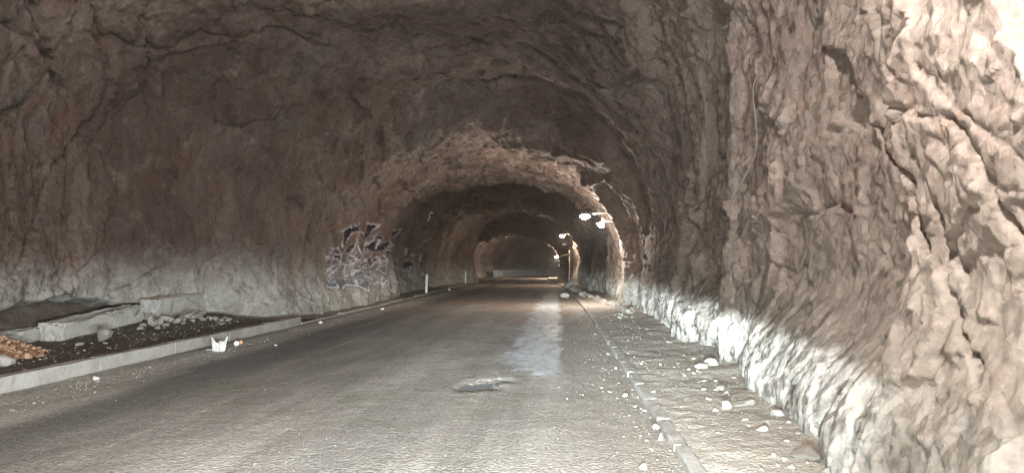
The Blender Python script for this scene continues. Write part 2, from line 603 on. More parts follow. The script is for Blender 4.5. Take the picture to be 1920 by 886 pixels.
def tube_mesh(name, pts, rad, seg=8, caps=True):
    """tube along a polyline; rad is a number or one value per point"""
    bm = bmesh.new()
    pts = [Vector(p) for p in pts]
    if isinstance(rad, (int, float)):
        rad = [rad] * len(pts)
    rings = []
    for i, p in enumerate(pts):
        d = (pts[min(i + 1, len(pts) - 1)] - pts[max(i - 1, 0)]).normalized()
        up = Vector((0, 0, 1)) if abs(d.z) < 0.95 else Vector((1, 0, 0))
        a = d.cross(up).normalized()
        b_ = d.cross(a).normalized()
        rings.append([bm.verts.new(p + (a * math.cos(2 * math.pi * k / seg) + b_ * math.sin(2 * math.pi * k / seg)) * rad[i])
                      for k in range(seg)])
    for r0, r1 in zip(rings, rings[1:]):
        for k in range(seg):
            f = bm.faces.new((r0[k], r0[(k + 1) % seg], r1[(k + 1) % seg], r1[k]))
            f.smooth = True
    if caps:
        bm.faces.new(rings[0])
        bm.faces.new(rings[-1])
    return bm_mesh(name, bm)


def lathe_mesh(name, prof, seg=20):
    """revolve (radius, z) pairs round z"""
    bm = bmesh.new()
    rings = [[bm.verts.new((max(r_, 1e-4) * math.cos(2 * math.pi * k / seg), max(r_, 1e-4) * math.sin(2 * math.pi * k / seg), z_))
              for k in range(seg)] for r_, z_ in prof]
    for r0, r1 in zip(rings, rings[1:]):
        for k in range(seg):
            f = bm.faces.new((r0[k], r0[(k + 1) % seg], r1[(k + 1) % seg], r1[k]))
            f.smooth = True
    return bm_mesh(name, bm)


def spline(pts, n=12):
    """Catmull-Rom through pts"""
    pts = [Vector(p) for p in pts]
    out = []
    for i in range(len(pts) - 1):
        p0, p1, p2, p3 = pts[max(i - 1, 0)], pts[i], pts[i + 1], pts[min(i + 2, len(pts) - 1)]
        for k in range(n):
            t = k / n
            out.append(0.5 * (2 * p1 + (p2 - p0) * t + (2 * p0 - 5 * p1 + 4 * p2 - p3) * t * t + (3 * p1 - p0 - 3 * p2 + p3) * t ** 3))
    out.append(pts[-1])
    return out


# ------------------------------------------------------------------ centre line of the bore (plan)
_T = np.linspace(-40, 170, 2101)
_curv = 0.0009 * sstep(13, 18, _T) - (0.0009 + 1 / 34.0) * sstep(80, 90, _T)
_phi = np.cumsum(_curv) * (_T[1] - _T[0])
_cx = np.cumsum(-np.sin(_phi)) * (_T[1] - _T[0])
_cy = np.cumsum(np.cos(_phi)) * (_T[1] - _T[0])
_i0 = np.argmin(np.abs(_T))
_cx -= _cx[_i0]
_cy -= _cy[_i0]


def path(x, t):
    ph = np.interp(t, _T, _phi)
    return np.interp(t, _T, _cx) + x * np.cos(ph), np.interp(t, _T, _cy) + x * np.sin(ph)


def path_pt(x, t, z=0.0):
    a, b_ = path(np.float64(x), np.float64(t))
    return Vector((float(a), float(b_), z))


# ------------------------------------------------------------------ the rock bore
def rows():
    out = [-24.0, -23.6]
    t = -22.0
    while t < 1.5:
        out.append(t)
        t += 0.35
    while t < 150:
        out.append(t)
        if t < 3.4:
            d = 0.035
        elif t < 12:
            d = 0.0135 * (t / 3.7) ** 1.15
        elif t < 37:
            d = 0.05 + (t - 12) * 0.0012
        else:
            d = 0.09 + (t - 37) * 0.006
        t += d
    return np.array(out + [t, t + 0.4])


TR = rows()
NR = len(TR)
NW, NA, NL = 290, 330, 190
XR = np.interp(TR, [-40, 3.0, 4.6, 5.3, 6.1, 7.5, 10.4, 11.1, 11.9, 14, 20, 24.7, 25.5, 26.2, 27.2, 30, 45, 60, 80, 83, 90, 150],
               [2.45, 2.45, 2.40, 2.33, 2.76, 2.76, 2.72, 2.52, 2.90, 2.75, 2.80, 2.80, 2.30, 2.30, 2.60, 2.60, 2.40, 2.35, 2.5, 2.2, 2.7, 2.7])
XL = np.interp(TR, [-40, 10, 13.5, 16, 18.5, 20, 22, 26, 32, 40, 52, 60, 65, 67.5, 72, 80, 84, 150],
               [-9.6, -9.8, -10.0, -9.9, -9.0, -8.0, -7.5, -7.35, -7.5, -8.2, -8.2, -7.6, -6.3, -6.5, -8.8, -8.2, -7.6, -8.0])
HH = np.interp(TR, [-40, 10, 15, 18, 22.4, 23.8, 25.8, 27.2, 32.5, 34.5, 36, 40, 48, 52, 53.5, 56, 72, 76, 77, 84, 150],
               [7.8, 7.8, 7.7, 7.5, 7.0, 5.8, 5.5, 5.85, 5.6, 5.35, 6.2, 6.6, 6.0, 5.45, 5.5, 6.6, 6.4, 5.6, 4.7, 5.4, 6.5])
HS = np.interp(TR, [-40, 11, 16, 24, 150], [4.1, 4.1, 3.2, 1.7, 1.6])
SUPER = np.interp(TR, [-40, 11, 20, 150], [2.7, 2.7, 2.2, 2.05])

wv = np.linspace(0, 1, NW)                      # kerb-side wall, foot to springing
av = np.linspace(0, 1, NA + 2)[1:-1]            # vault
lv = np.linspace(0, 1, NL)                      # far wall, springing to foot
th = math.pi * av ** 1.08
C_, S_ = np.cos(th), np.sin(th)
T2 = TR[:, None]
x_rw = np.repeat(XR[:, None], NW, 1)
z_rw = -0.6 + (HS[:, None] + 0.6) * wv[None]
toe = np.interp(TR, [-40, 4, 5.3, 6.1, 8.6, 11, 12, 30, 150], [0.45, 0.5, 0.5, 0.72, 0.58, 0.12, 0.35, 0.15, 0.1])
x_rw = x_rw - toe[:, None] * sstep(1.5, 0.1, z_rw)
xc = (XR + XL)[:, None] / 2
aa = (XR - XL)[:, None] / 2
ee = 2 / SUPER[:, None]
x_a = xc + aa * np.sign(C_) * np.abs(C_)[None] ** ee
z_a = HS[:, None] + (HH - HS)[:, None] * np.abs(S_)[None] ** ee
z_lw = HS[:, None] - (HS[:, None] + 0.6) * lv[None]
x_lw = np.repeat(XL[:, None], NL, 1)
zc = np.interp(TR, [-40, 8, 12.5, 13.6, 14.6, 16.0, 18, 19], [0.45, 0.5, 0.60, 0.80, 0.95, 0.65, 0.5, -0.6])[:, None]
zc = zc + 0.10 * perlin(T2 * 1.3, T2 * 0, T2 * 0 + 3.3, 5)
x_lw = x_lw - 0.75 * sstep(0.05, -0.18, z_lw - zc)           # hollow worn under the wall foot
x_lw = x_lw + 0.35 * sstep(1.4, 0.0, z_lw) * sstep(18, 20, T2)
X = np.concatenate([x_rw, x_a, x_lw], 1)
Z = np.concatenate([z_rw, z_a, z_lw], 1)
NX = np.concatenate([-np.ones(NW), -C_, np.ones(NL)])[None]
NZ = np.concatenate([np.zeros(NW), -S_, np.zeros(NL)])[None]
Sarc = np.concatenate([z_rw + 0.6, (HS[:, None] + 0.6) + 5.4 * th[None], (HS[:, None] + 0.6) + 5.4 * math.pi + (HS[:, None] - z_lw)], 1)
TT = np.repeat(T2, X.shape[1], 1)

wu = TT + 0.20 * fbm(X * 0.55, TT * 0.55, Z * 0.55, 2, 11) + 0.02 * perlin(X * 7, TT * 7, Z * 7, 12)
wv2 = Sarc + 0.20 * fbm(X * 0.55, TT * 0.55, Z * 0.55, 2, 21) + 0.02 * perlin(X * 7, TT * 7, Z * 7, 22)
rightness = sstep(-1.0, 2.0, X)
leftness = sstep(-5.0, -7.0, X)
f1, e1 = facets((wu + 0.30 * wv2) / 1.9, wv2 / 3.0, 1)
f2, e2 = facets((wu - 0.30 * wv2) / 0.80, wv2 / 1.0, 2)
f3, e3 = facets((wu + 0.35 * wv2) / 0.32, wv2 / 0.38, 3)
f4, e4 = facets((wu - 0.2 * wv2) / 0.13, wv2 / 0.145, 4)
nearR = rightness * sstep(14, 9, TT)
calm = 1 - 0.30 * leftness * sstep(19, 16, TT)                # the far wall of the hall is smoother
D = 0.20 * fbm(X * 0.30, TT * 0.30, Z * 0.30, 3, 31)
D += (0.16 - 0.03 * nearR) * f1 * calm
D += (0.080 + 0.012 * nearR) * f2 * calm + (0.032 + 0.010 * nearR) * f3 * calm + (0.010 + 0.008 * nearR) * f4
D += (0.040 - 0.028 * nearR) * fbm(X * 1.8, TT * 1.8, Z * 1.3, 5, 41, 0.55)
D += (0.028 - 0.018 * nearR) * fbm(X * 3.0, TT * 3.0, Z * 1.6, 3, 51, 0.55, ridged=True) * calm
D *= 1 + 0.7 * sstep(26, 45, TT) * (1 - 0.8 * rightness)
D -= 0.05 * np.exp(-e1 / 0.02) + 0.022 * np.exp(-e2 / 0.03)
# keep the foot of the walls out of the road
foot = sstep(0.9, 0.0, Z)
D = D * (1 - 0.35 * foot) * (1 - 0.2 * nearR * sstep(2.2, 1.0, Z) * sstep(5.2, 6.2, TT))

# long joints and ledges of the far wall and the kerb-side wall (pixel polylines, half width, depth)
JOINTS = [
    ([(60, 10), (78, 70), (92, 118), (78, 160), (40, 195), (0, 216)], 7, 0.22),
    ([(0, 40), (40, 62), (88, 105), (112, 150), (118, 168)], 6, 0.20),
    ([(170, 0), (188, 70), (196, 130), (184, 190), (160, 240), (130, 285), (105, 312)], 5, 0.22),
    ([(100, 315), (85, 400), (60, 450), (20, 520)], 4, 0.14),
    ([(262, 30), (272, 90), (274, 150), (268, 190)], 4, 0.14),
    ([(300, 140), (308, 180), (300, 215)], 3, 0.12),
    ([(150, 60), (230, 75), (290, 88), (370, 62), (450, 66), (520, 50), (560, 70), (620, 88)], 4, 0.16),
    ([(215, 390), (195, 440), (175, 480), (150, 510)], 4, 0.12),
    ([(150, 250), (180, 275), (195, 300)], 4, 0.12),
    ([(500, 140), (520, 180), (510, 230)], 3, 0.10),
    ([(1350, 0), (1352, 120), (1345, 260), (1360, 420), (1352, 560)], 6, 0.16),
    ([(1655, 195), (1720, 205), (1760, 215)], 7, 0.05),
    ([(1640, 240), (1655, 300), (1690, 330), (1700, 400), (1720, 470)], 5, 0.16),
    ([(1800, 220), (1850, 290), (1880, 360), (1920, 470)], 9, 0.06),
    ([(1745, 380), (1760, 480), (1775, 580), (1800, 690)], 5, 0.12),
    ([(1420, 450), (1460, 425), (1490, 400), (1515, 405), (1540, 380), (1590, 392)], 7, 0.05),
    ([(1300, 560), (1310, 620), (1296, 680)], 4, 0.10),
    ([(1205, 120), (1180, 160), (1210, 190)], 4, 0.10),
]
wx, wy = path(X, TT)
PX, PY, DEP = project(np.stack([wx, wy, Z], -1))
PX = PX + 9 * perlin(PX * 0.03, PY * 0.03, PX * 0, 71) + 4 * perlin(PX * 0.1, PY * 0.1, PX * 0, 72)
PY = PY + 9 * perlin(PX * 0.03, PY * 0.03, PX * 0 + 5, 73)
for pl, hw, dep in JOINTS:
    xs = [q[0] for q in pl]
    ys = [q[1] for q in pl]
    sel = (PX > min(xs) - 30) & (PX < max(xs) + 30) & (PY > min(ys) - 30) & (PY < max(ys) + 30) & (DEP > 2) & (DEP < 40)
    if not sel.any():
        continue
    a, b_ = PX[sel], PY[sel]
    best = np.full(a.shape, 99.0)
    for (x0, y0), (x1, y1) in zip(pl, pl[1:]):
        k = np.clip(((a - x0) * (x1 - x0) + (b_ - y0) * (y1 - y0)) / ((x1 - x0) ** 2 + (y1 - y0) ** 2), 0, 1)
        best = np.minimum(best, np.hypot(a - x0 - k * (x1 - x0), b_ - y0 - k * (y1 - y0)))
    D[sel] -= dep * np.exp(-(best / hw) ** 2)

X = X + NX * D
Z = Z + NZ * D
TT2 = TT + 0.10 * perlin(X * 1.2, TT * 1.2, Z * 1.2, 61) * sstep(2.0, 4.0, TT)
WX, WY = path(X, TT2)
P = np.stack([WX, WY, Z], -1)
for end in (0, -1):                               # the bore is closed off where it bends out of sight
    P[end] = P[end].mean(0)[None]

# ---- sprayed lettering on the far wall: painted areas measured on the wall (t along it, z up)
def g1(*q):
    return [(590 + a / 5.533, 400 + b_ / 5.533) for a, b_ in q]


def g2(*q):
    return [(690 + a / 5.538, 400 + b_ / 5.538) for a, b_ in q]


NAVY, TEAL, LILAC, SILVER, BLUE = (0.03, 0.03, 0.045), (0.02, 0.045, 0.06), (0.30, 0.28, 0.34), (0.86, 0.85, 0.93), (0.10, 0.13, 0.18)
FILLS = [
    (g1((200, 470), (330, 400), (560, 400), (660, 430), (664, 700), (580, 640), (430, 690), (150, 730), (170, 600)), LILAC, 0.16),
    (g2((0, 430), (160, 400), (190, 460), (170, 600), (120, 680), (40, 730), (0, 700)), LILAC, 0.22),
    (g1((320, 180), (380, 120), (450, 100), (450, 185), (400, 200), (375, 260), (360, 330), (335, 340), (345, 260), (325, 200)), NAVY, 0.95),
    (g1((565, 100), (640, 125), (620, 200), (590, 260), (540, 310), (520, 310), (550, 230)), NAVY, 0.95),
    (g1((610, 260), (660, 190), (690, 260), (640, 330), (610, 380), (580, 350)), NAVY, 0.95),
    (g1((255, 380), (285, 350), (320, 420), (310, 480), (270, 500), (250, 480)), NAVY, 0.9),
    (g1((320, 440), (440, 370), (480, 420), (440, 480), (400, 500), (330, 510)), NAVY, 0.6),
    (g1((200, 500), (240, 470), (250, 560), (180, 600), (165, 590)), NAVY, 0.6),
    (g1((140, 720), (250, 680), (330, 690), (430, 680), (520, 640), (490, 790), (430, 740), (360, 720), (290, 770), (230, 760), (140, 750)), BLUE, 0.6),
    (g1((390, 640), (520, 610), (510, 680), (400, 700)), BLUE, 0.6),
    (g1((490, 430), (560, 420), (540, 540), (500, 600), (460, 560)), NAVY, 0.6),
    (g1((400, 330), (470, 300), (460, 360), (400, 420), (370, 410)), NAVY, 0.85),
    (g1((570, 470), (640, 500), (650, 580), (600, 600)), NAVY, 0.7),
    (g2((0, 110), (90, 120), (60, 180), (0, 220)), NAVY, 0.95),
    (g2((215, 225), (240, 175), (310, 170), (280, 230), (215, 265)), TEAL, 1.0),
    (g2((0, 350), (60, 240), (110, 230), (80, 330), (150, 300), (190, 260), (150, 380), (60, 400)), NAVY, 0.95),
    (g2((130, 390), (190, 370), (185, 450), (150, 440)), NAVY, 0.85),
    (g2((60, 470), (130, 440), (150, 520), (90, 580)), NAVY, 0.6),
    (g2((380, 510), (470, 490), (480, 540), (385, 580)), NAVY, 0.9),
    (g2((505, 390), (560, 400), (565, 590), (520, 630), (530, 520), (500, 470)), NAVY, 0.85),
    (g2((500, 390), (560, 330), (562, 372)), (0.05, 0.13, 0.12), 0.9),
    (g2((385, 590), (470, 560), (430, 640), (350, 660)), (0.20, 0.30, 0.30), 0.6),
]
LINES = [
    g1((150, 640), (230, 600), (260, 540), (320, 500), (270, 480), (245, 440), (200, 470)), g1((195, 680), (270, 600), (330, 510)),
    g1((375, 260), (430, 190), (455, 190), (460, 300), (440, 400), (385, 455)), g1((480, 190), (515, 195), (515, 300), (540, 360), (590, 310), (625, 240)),
    g1((285, 350), (325, 430), (320, 510)), g1((430, 430), (460, 470), (430, 530), (400, 600)), g1((470, 330), (490, 410), (520, 440)),
    g1((370, 650), (430, 635), (445, 590), (475, 590), (490, 570), (540, 490), (560, 440)),
    g1((130, 755), (180, 768), (225, 762), (232, 730)), g1((140, 745), (222, 772)), g1((290, 785), (370, 735), (430, 745), (480, 800), (530, 640), (580, 680)),
    g1((435, 690), (435, 750)), g1((318, 185), (380, 120), (385, 150), (450, 100)), g1((565, 100), (640, 122), (622, 180)), g1((325, 290), (340, 345)),
    g1((545, 350), (600, 290), (640, 270), (625, 370)), g1((580, 430), (570, 520), (600, 560)), g1((640, 440), (664, 520)), g1((590, 600), (610, 700), (650, 730)),
    g1((240, 690), (250, 720)), g1((350, 520), (390, 530), (370, 590)),
    g2((0, 100), (85, 118), (70, 160)), g2((170, 350), (210, 270), (270, 245), (300, 180), (310, 160), (240, 178)), g2((190, 380), (190, 490), (180, 510)),
    g2((265, 280), (280, 330)), g2((380, 560), (382, 360), (422, 362), (408, 430)), g2((390, 485), (430, 470), (480, 425)),
    g2((350, 665), (400, 640), (470, 570)), g2((385, 600), (440, 570), (470, 550)), g2((505, 400), (500, 480), (530, 530), (520, 630), (555, 610)), g2((510, 350), (590, 280)),
    g2((130, 430), (165, 520), (100, 470), (60, 560)), g2((165, 580), (160, 660), (110, 720), (90, 735)), g2((30, 560), (60, 640), (40, 720)), g2((100, 590), (130, 640)),
]
cols = slice(NW + NA // 2, NW + NA + NL)
xl_nom = np.repeat((XL + 0.1)[:, None], X.shape[1], 1)[:, cols]
tt = TT[:, cols]
gx, gy = path(xl_nom, tt)
gpx, gpy, _ = project(np.stack([gx, gy, Z[:, cols]], -1))
area = (tt > 19) & (tt < 52) & (gpx > 600) & (gpx < 815) & (gpy > 405) & (gpy < 560)
ax, ay = gpx[area], gpy[area]
acol = np.zeros((len(ax), 4))
def dist_poly(pl, closed=False):
    best = np.full(ax.shape, 99.0)
    seg = list(zip(pl, pl[1:])) + ([(pl[-1], pl[0])] if closed else [])
    for (x0, y0), (x1, y1) in seg:
        k = np.clip(((ax - x0) * (x1 - x0) + (ay - y0) * (y1 - y0)) / ((x1 - x0) ** 2 + (y1 - y0) ** 2 + 1e-9), 0, 1)
        best = np.minimum(best, np.hypot(ax - x0 - k * (x1 - x0), ay - y0 - k * (y1 - y0)))
    return best
def inside(pl):
    r_ = np.zeros(ax.shape, bool)
    for (x0, y0), (x1, y1) in zip(pl, pl[1:] + pl[:1]):
        if y0 != y1:
            r_ ^= ((y0 > ay) != (y1 > ay)) & (ax < (x1 - x0) * (ay - y0) / (y1 - y0) + x0)
    return r_
def lay(col, a):
    global acol
    na = np.maximum(acol[:, 3], a)
    k = np.where(na > 0, a / np.maximum(na, 1e-6), 0)[:, None]
    k = np.where(acol[:, 3:4] < 1e-4, 1.0, np.minimum(k, 1) * a[:, None])
    acol[:, :3] = acol[:, :3] * (1 - k) + np.array(col) * k
    acol[:, 3] = na
for pl, col, op in FILLS:
    lay(col, np.where(inside(pl), op, op * np.clip(1 - dist_poly(pl, True) / 0.8, 0, 1)))
    if col in (NAVY, TEAL):
        lay(SILVER, 0.65 * np.clip(1.25 - dist_poly(pl, True) / 0.75, 0, 1))
_gr = random.Random(12)
for i in range(110):
    cx_, cy_ = _gr.uniform(624, 726), _gr.uniform(470, 536)
    an, ln_ = _gr.gauss(1.35, 0.45), _gr.uniform(4, 13)
    pl = [(cx_, cy_), (cx_ + ln_ * math.cos(an), cy_ - ln_ * math.sin(an)), (cx_ + ln_ * 1.3 * math.cos(an + 0.7), cy_ - ln_ * 1.3 * math.sin(an + 0.7))]
    dk = i % 4 == 0
    lay(NAVY if dk else SILVER, np.clip(1.3 - dist_poly(pl) / (1.1 if dk else 0.6), 0, 1) * 0.8)
for pl in LINES:
    lay(SILVER, np.clip(1.5 - dist_poly(pl) / 0.85, 0, 1) * 0.95)
PAINT = np.zeros(X.shape + (4,))
sub = PAINT[:, cols]
sub[area] = acol
PAINT[:, cols] = sub
pf = PAINT[..., 3] > 0.02
pq = pf[:-1, :-1] | pf[1:, :-1] | pf[:-1, 1:] | pf[1:, 1:]
NC = X.shape[1]
qcol = np.repeat(np.arange(NC - 1)[None], NR - 1, 0)
SPL_R, SPL_L = NW + 40, NW + NA - 60
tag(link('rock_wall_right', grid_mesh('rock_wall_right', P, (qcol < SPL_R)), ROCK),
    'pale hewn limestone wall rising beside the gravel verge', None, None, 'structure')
tag(link('rock_ceiling', grid_mesh('rock_ceiling', P, (qcol >= SPL_R) & (qcol < SPL_L) & ~pq), ROCK),
    'dark brown rough rock vault of the tunnel', None, None, 'structure')
tag(link('rock_wall_left', grid_mesh('rock_wall_left', P, (qcol >= SPL_L) & ~pq), ROCK),
    'brown hewn rock wall behind the low concrete walls', None, None, 'structure')
tag(link('graffiti', grid_mesh('graffiti', P, pq, PAINT), ROCK_PAINT),
    'silver and dark blue graffiti sprayed on the rock wall', 'graffiti')


# ------------------------------------------------------------------ ground, road, verges
def sheet(name, x0, x1, nx, ts, zf, mat, label):
    xs = np.linspace(x0, x1, nx)[None].repeat(len(ts), 0)
    t = np.asarray(ts)[:, None].repeat(nx, 1)
    gx_, gy_ = path(xs, t)
    o = link(name, grid_mesh(name, np.stack([gx_, gy_, zf(xs, t)], -1)), mat)
    return tag(o, label, None, None, 'structure')


def road_rows(k):
    out, t = [], -23.0
    while t < 150:
        out.append(t)
        t += 0.4 if t < 3.5 else max(0.035, k * t * t / 1500) if t < 60 else 0.5
    return out


POT = on_z(893, 722)
def road_z(x, t):
    z = 0.012 * fbm(x * 0.8, t * 0.5, x * 0, 4, 101) + 0.004 * fbm(x * 5, t * 5, x * 0, 3, 111)
    z = z + 0.03 * sstep(-5.4, -6.4, x)
    wob = 0.30 * perlin(x * 4, t * 3, x * 0, 121)
    r_ = np.hypot((x - POT.x) / 0.30, (t - POT.y) / 0.42) + 1.3 * wob + 0.2 * perlin(x * 14, t * 14, x * 0, 122)
    r2 = np.hypot((x - POT.x - 0.32) / 0.22, (t - POT.y - 0.45) / 0.22) + 1.3 * wob
    z = z - 0.050 * sstep(1.25, 0.25, r_) - 0.025 * sstep(1.2, 0.4, r2) + 0.003 * np.exp(-((r_ - 1.35) / 0.25) ** 2)
    return z


KR, KL = 0.945, -6.36
sheet('road', KL - 0.05, KR + 0.03, 340, road_rows(0.7), road_z, M_ROAD, 'dusty asphalt road with a pothole running through the tunnel')


def verge_z(x, t):
    d = np.clip((x - KR) / 1.5, 0, 1)
    bury = np.interp(t, [-30, 4.8, 5.6, 7, 30, 50], [0.0, 0.0, 0.0, 0.0, 0.0, 0.0])
    return 0.055 + bury + 0.06 * d + 0.03 * fbm(x * 0.9, t * 0.9, x * 0, 4, 131) * (0.35 + d) + 0.010 * fbm(x * 5, t * 5, x * 0, 3, 141, 0.6) + 0.10 * sstep(0.75, 1.3, d) * (0.6 + fbm(x, t * 0.6, x * 0, 2, 151))


sheet('gravel_verge', KR + 0.10, 3.9, 110, road_rows(0.9), verge_z, M_VERGE, 'pale gravelly verge between kerb and rock wall')


def soil_z(x, t):
    d = np.clip((KL - 0.15 - x) / 2.6, 0, 1)
    hi = np.interp(t, [-30, 13, 17, 18.5, 22, 60, 150], [0.15, 0.16, 0.15, 0.12, 0.05, 0.04, 0.04])
    up = np.interp(t, [-30, 12, 13, 15.5, 18, 22, 150], [-0.05, -0.05, -0.03, 0.14, 0.20, 0.16, 0.12])
    return hi + up * sstep(0.3, 1, d) + 0.02 * fbm(x * 1.2, t * 1.2, x * 0, 4, 161) + 0.012 * fbm(x * 5, t * 5, x * 0, 3, 171)


sheet('soil_verge', -13.5, KL - 0.12, 130, [t for t in road_rows(1.6) if t < 18.8] + [18.8], soil_z, M_SOIL, 'dark earth strip between raised kerb and rock wall')
sheet('dusty_verge', -12.5, KL - 0.12, 100, [18.8] + [t for t in road_rows(1.6) if t > 18.8], soil_z, M_DUST, 'dusty earth strip at the foot of the graffiti wall')
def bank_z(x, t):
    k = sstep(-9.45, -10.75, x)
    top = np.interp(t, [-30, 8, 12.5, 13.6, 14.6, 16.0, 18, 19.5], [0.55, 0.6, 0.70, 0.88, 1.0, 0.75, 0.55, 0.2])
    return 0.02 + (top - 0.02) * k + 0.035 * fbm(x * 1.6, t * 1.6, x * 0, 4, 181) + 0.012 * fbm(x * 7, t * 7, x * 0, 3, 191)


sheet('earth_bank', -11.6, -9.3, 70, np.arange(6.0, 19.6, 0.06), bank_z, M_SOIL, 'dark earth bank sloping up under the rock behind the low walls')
g = bpy.data.meshes.new('ground')
g.from_pydata([(-90, -60, -0.2), (110, -60, -0.2), (110, 190, -0.2), (-90, 190, -0.2)], [], [(0, 1, 2, 3)])
tag(link('ground', g, M_GROUND), 'bare ground beneath the tunnel', None, None, 'structure')


def zat(f, x, y):
    return float(f(np.array([[x]]), np.array([[y]]))[0, 0])


# puddle in the pothole
bm = bmesh.new()
ring = []
for k in range(28):
    a = 2 * math.pi * k / 28
    rr = 1 + 0.18 * math.sin(3 * a + 1) + 0.1 * math.sin(5 * a)
    ring.append(bm.verts.new((0.42 * rr * math.cos(a), 0.55 * rr * math.sin(a), 0)))
bm.faces.new(ring)
o = link('puddle', bm_mesh('puddle', bm), M_WATER)
o.location = (POT.x - 0.02, POT.y - 0.02, -0.030)
tag(o, 'small puddle of water lying in the road pothole', 'puddle')


# ------------------------------------------------------------------ kerbs
def kerb_block_mesh(length, w, h, seed):
    r_ = random.Random(seed)
    bm = bmesh.new()
    add_box(bm, (0, 0, h / 2), (w, length - 0.012, h), 0, 0.014)
    bmesh.ops.subdivide_edges(bm, edges=[e for e in bm.edges if abs(e.verts[0].co.y - e.verts[1].co.y) > length * 0.5], cuts=5)
    for v in bm.verts:
        v.co.x += r_.uniform(-0.006, 0.006)
        v.co.z += r_.uniform(-0.007, 0.007)
    return bm_mesh('kerb_block', bm)


def kerb(name, label, x, t0, t1, length, w, h, z0, sink, var=0):
    root = empty(name, path_pt(x, t0))
    tag(root, label, 'kerb')
    inv = root.matrix_basis.inverted()
    ms = [kerb_block_mesh(length, w, h, 40 + i + var) for i in range(4)]
    n = max(1, round((t1 - t0) / length))
    for i in range(n):
        t = t0 + (i + 0.5) * length
        p = path_pt(x, t)
        q = path_pt(x, t + 0.5)
        o_ = link('kerb_block', ms[i % 4], M_KERB, root)
        tilt = rng.uniform(-0.003, 0.003)
        o_.matrix_parent_inverse = inv
        o_.location = (p.x + rng.uniform(-0.004, 0.004), p.y, z0 - sink(t) + rng.uniform(-0.003, 0.003))
        o_.rotation_euler = (tilt * 0.4, tilt, math.atan2(-(q.x - p.x), q.y - p.y) + rng.uniform(-0.006, 0.006))
    return root


kerb('raised_kerb', 'raised grey concrete kerb in front of the dark earth strip', KL - 0.08, 6.0, 18.3, 2.05, 0.16, 0.48, -0.26, lambda t: 0)
kerb('sunken_kerb', 'low dusty kerb running on past the graffiti wall', KL - 0.08, 18.4, 62, 1.8, 0.16, 0.3, -0.22, lambda t: 0.02 * math.sin(t), 9)
kerb('verge_kerb', 'narrow concrete kerb along the gravel verge', KR + 0.06, 3.2, 64, 1.0, 0.12, 0.26, -0.175, lambda t: 0.035 if 5.6 < t < 6.9 else 0.02 + 0.008 * math.sin(t * 0.35), 5)


# ------------------------------------------------------------------ stones
def stone_mesh(seed, angular=0.5, sub=2):
    r_ = random.Random(seed)
    bm = bmesh.new()
    bmesh.ops.create_icosphere(bm, subdivisions=sub, radius=1.0)
    planes = []
    for _ in range(14):
        n = Vector((r_.gauss(0, 1), r_.gauss(0, 1), r_.gauss(0, 1))).normalized()
        planes.append((n, r_.uniform(0.45, 0.82)))
    for v in bm.verts:
        c = v.co.copy()
        for n, d in planes:
            k = c.dot(n) - d
            if k > 0:
                c -= n * k * (0.5 + angular)
        v.co = c * 1.18 * r_.uniform(0.98, 1.02)
    for v in bm.verts:
        v.co.x *= 1.0 + 0.0 * v.co.z
    return bm_mesh('stone', bm)


STONES = [stone_mesh(s, 0.5, 3) for s in range(10)]
for me_ in STONES:
    me_.materials.append(M_STONE)
PALES = [me_.copy() for me_ in STONES]
for me_ in PALES:
    me_.materials.clear()
    me_.materials.append(M_PALE)


def stone(x, y, z, sx, sy, sz, label, group=None, name='stone', pale=False, var=None, rz=None, tilt=0.25, sink=0.38):
    o_ = bpy.data.objects.new(name, (PALES if pale else STONES)[rng.randrange(10) if var is None else var])
    COL.objects.link(o_)
    o_.location = (x, y, z + sz * (1 - 2 * sink) * 0.85)
    o_.scale = (sx, sy, sz)
    o_.rotation_euler = (rng.uniform(-tilt, tilt), rng.uniform(-tilt, tilt), rng.uniform(0, 6.28) if rz is None else rz)
    if '{}' in label:
        size = (sx * sy * sz) ** (1 / 3)
        shape = 'flat' if sz < 0.52 * max(sx, sy) else 'upright' if sz > 0.95 * max(sx, sy) else 'chunky'
        label = label.format(('pale ' if pale else 'grey-brown ') + ('small ' if size < 0.05 else 'large ' if size > 0.10 else 'fist-sized ') + shape)
    return tag(o_, label, 'stone', group)


def stone_px(px, py, wpx, hpx, zf, label, group=None, **kw):
    """stone whose foot shows at (px, py) with the given pixel size"""
    z = 0.1
    for _ in range(3):
        q = on_z(px, py, z)
        z = zat(zf, q.x, q.y) if zf else z
    s = q.y / FPX
    return stone(q.x, q.y, z, wpx * s / 2, wpx * s / 2 * rng.uniform(0.75, 1.1), hpx * s / 2 * 1.15, label, group, **kw)


G_V = 'pale stones scattered on the gravel verge'
L_V = '{} stone lying loose on the gravel verge'
stone_px(1360, 764, 26, 17, verge_z, 'rounded whitish stone with a dark hollow behind it on the verge', pale=True, var=2)
stone_px(1456, 778, 30, 24, verge_z, 'pointed whitish stone leaning at the foot of the verge wall', pale=True, var=5)
stone_px(1333, 684, 26, 18, verge_z, 'squarish stone standing in the pile at the wall corner', pale=True, var=1)
stone_px(1318, 690, 30, 12, verge_z, 'flat stone in front of the squarish one at the wall corner', pale=True, var=3)
stone_px(1518, 858, 76, 36, verge_z, 'large flat half-buried slab of rock beside the verge wall', var=4, sink=0.42)
stone_px(1548, 886, 28, 18, verge_z, 'pale stone wedged between the half-buried slab and the wall', pale=True, var=6)
stone_px(1430, 806, 26, 12, verge_z, 'cream oblong stone on the open gravel between kerb and slab', pale=True, var=7)
stone_px(1395, 757, 44, 10, verge_z, 'long flat broken slab on the verge by the pointed stone', pale=True, var=8)
stone_px(1352, 728, 22, 12, verge_z, 'flat grey stone at the wall foot between corner pile and long slab', pale=True, var=9)
stone_px(1240, 823, 16, 16, road_z, 'egg-shaped pale stone standing against the verge kerb', pale=True, var=0)
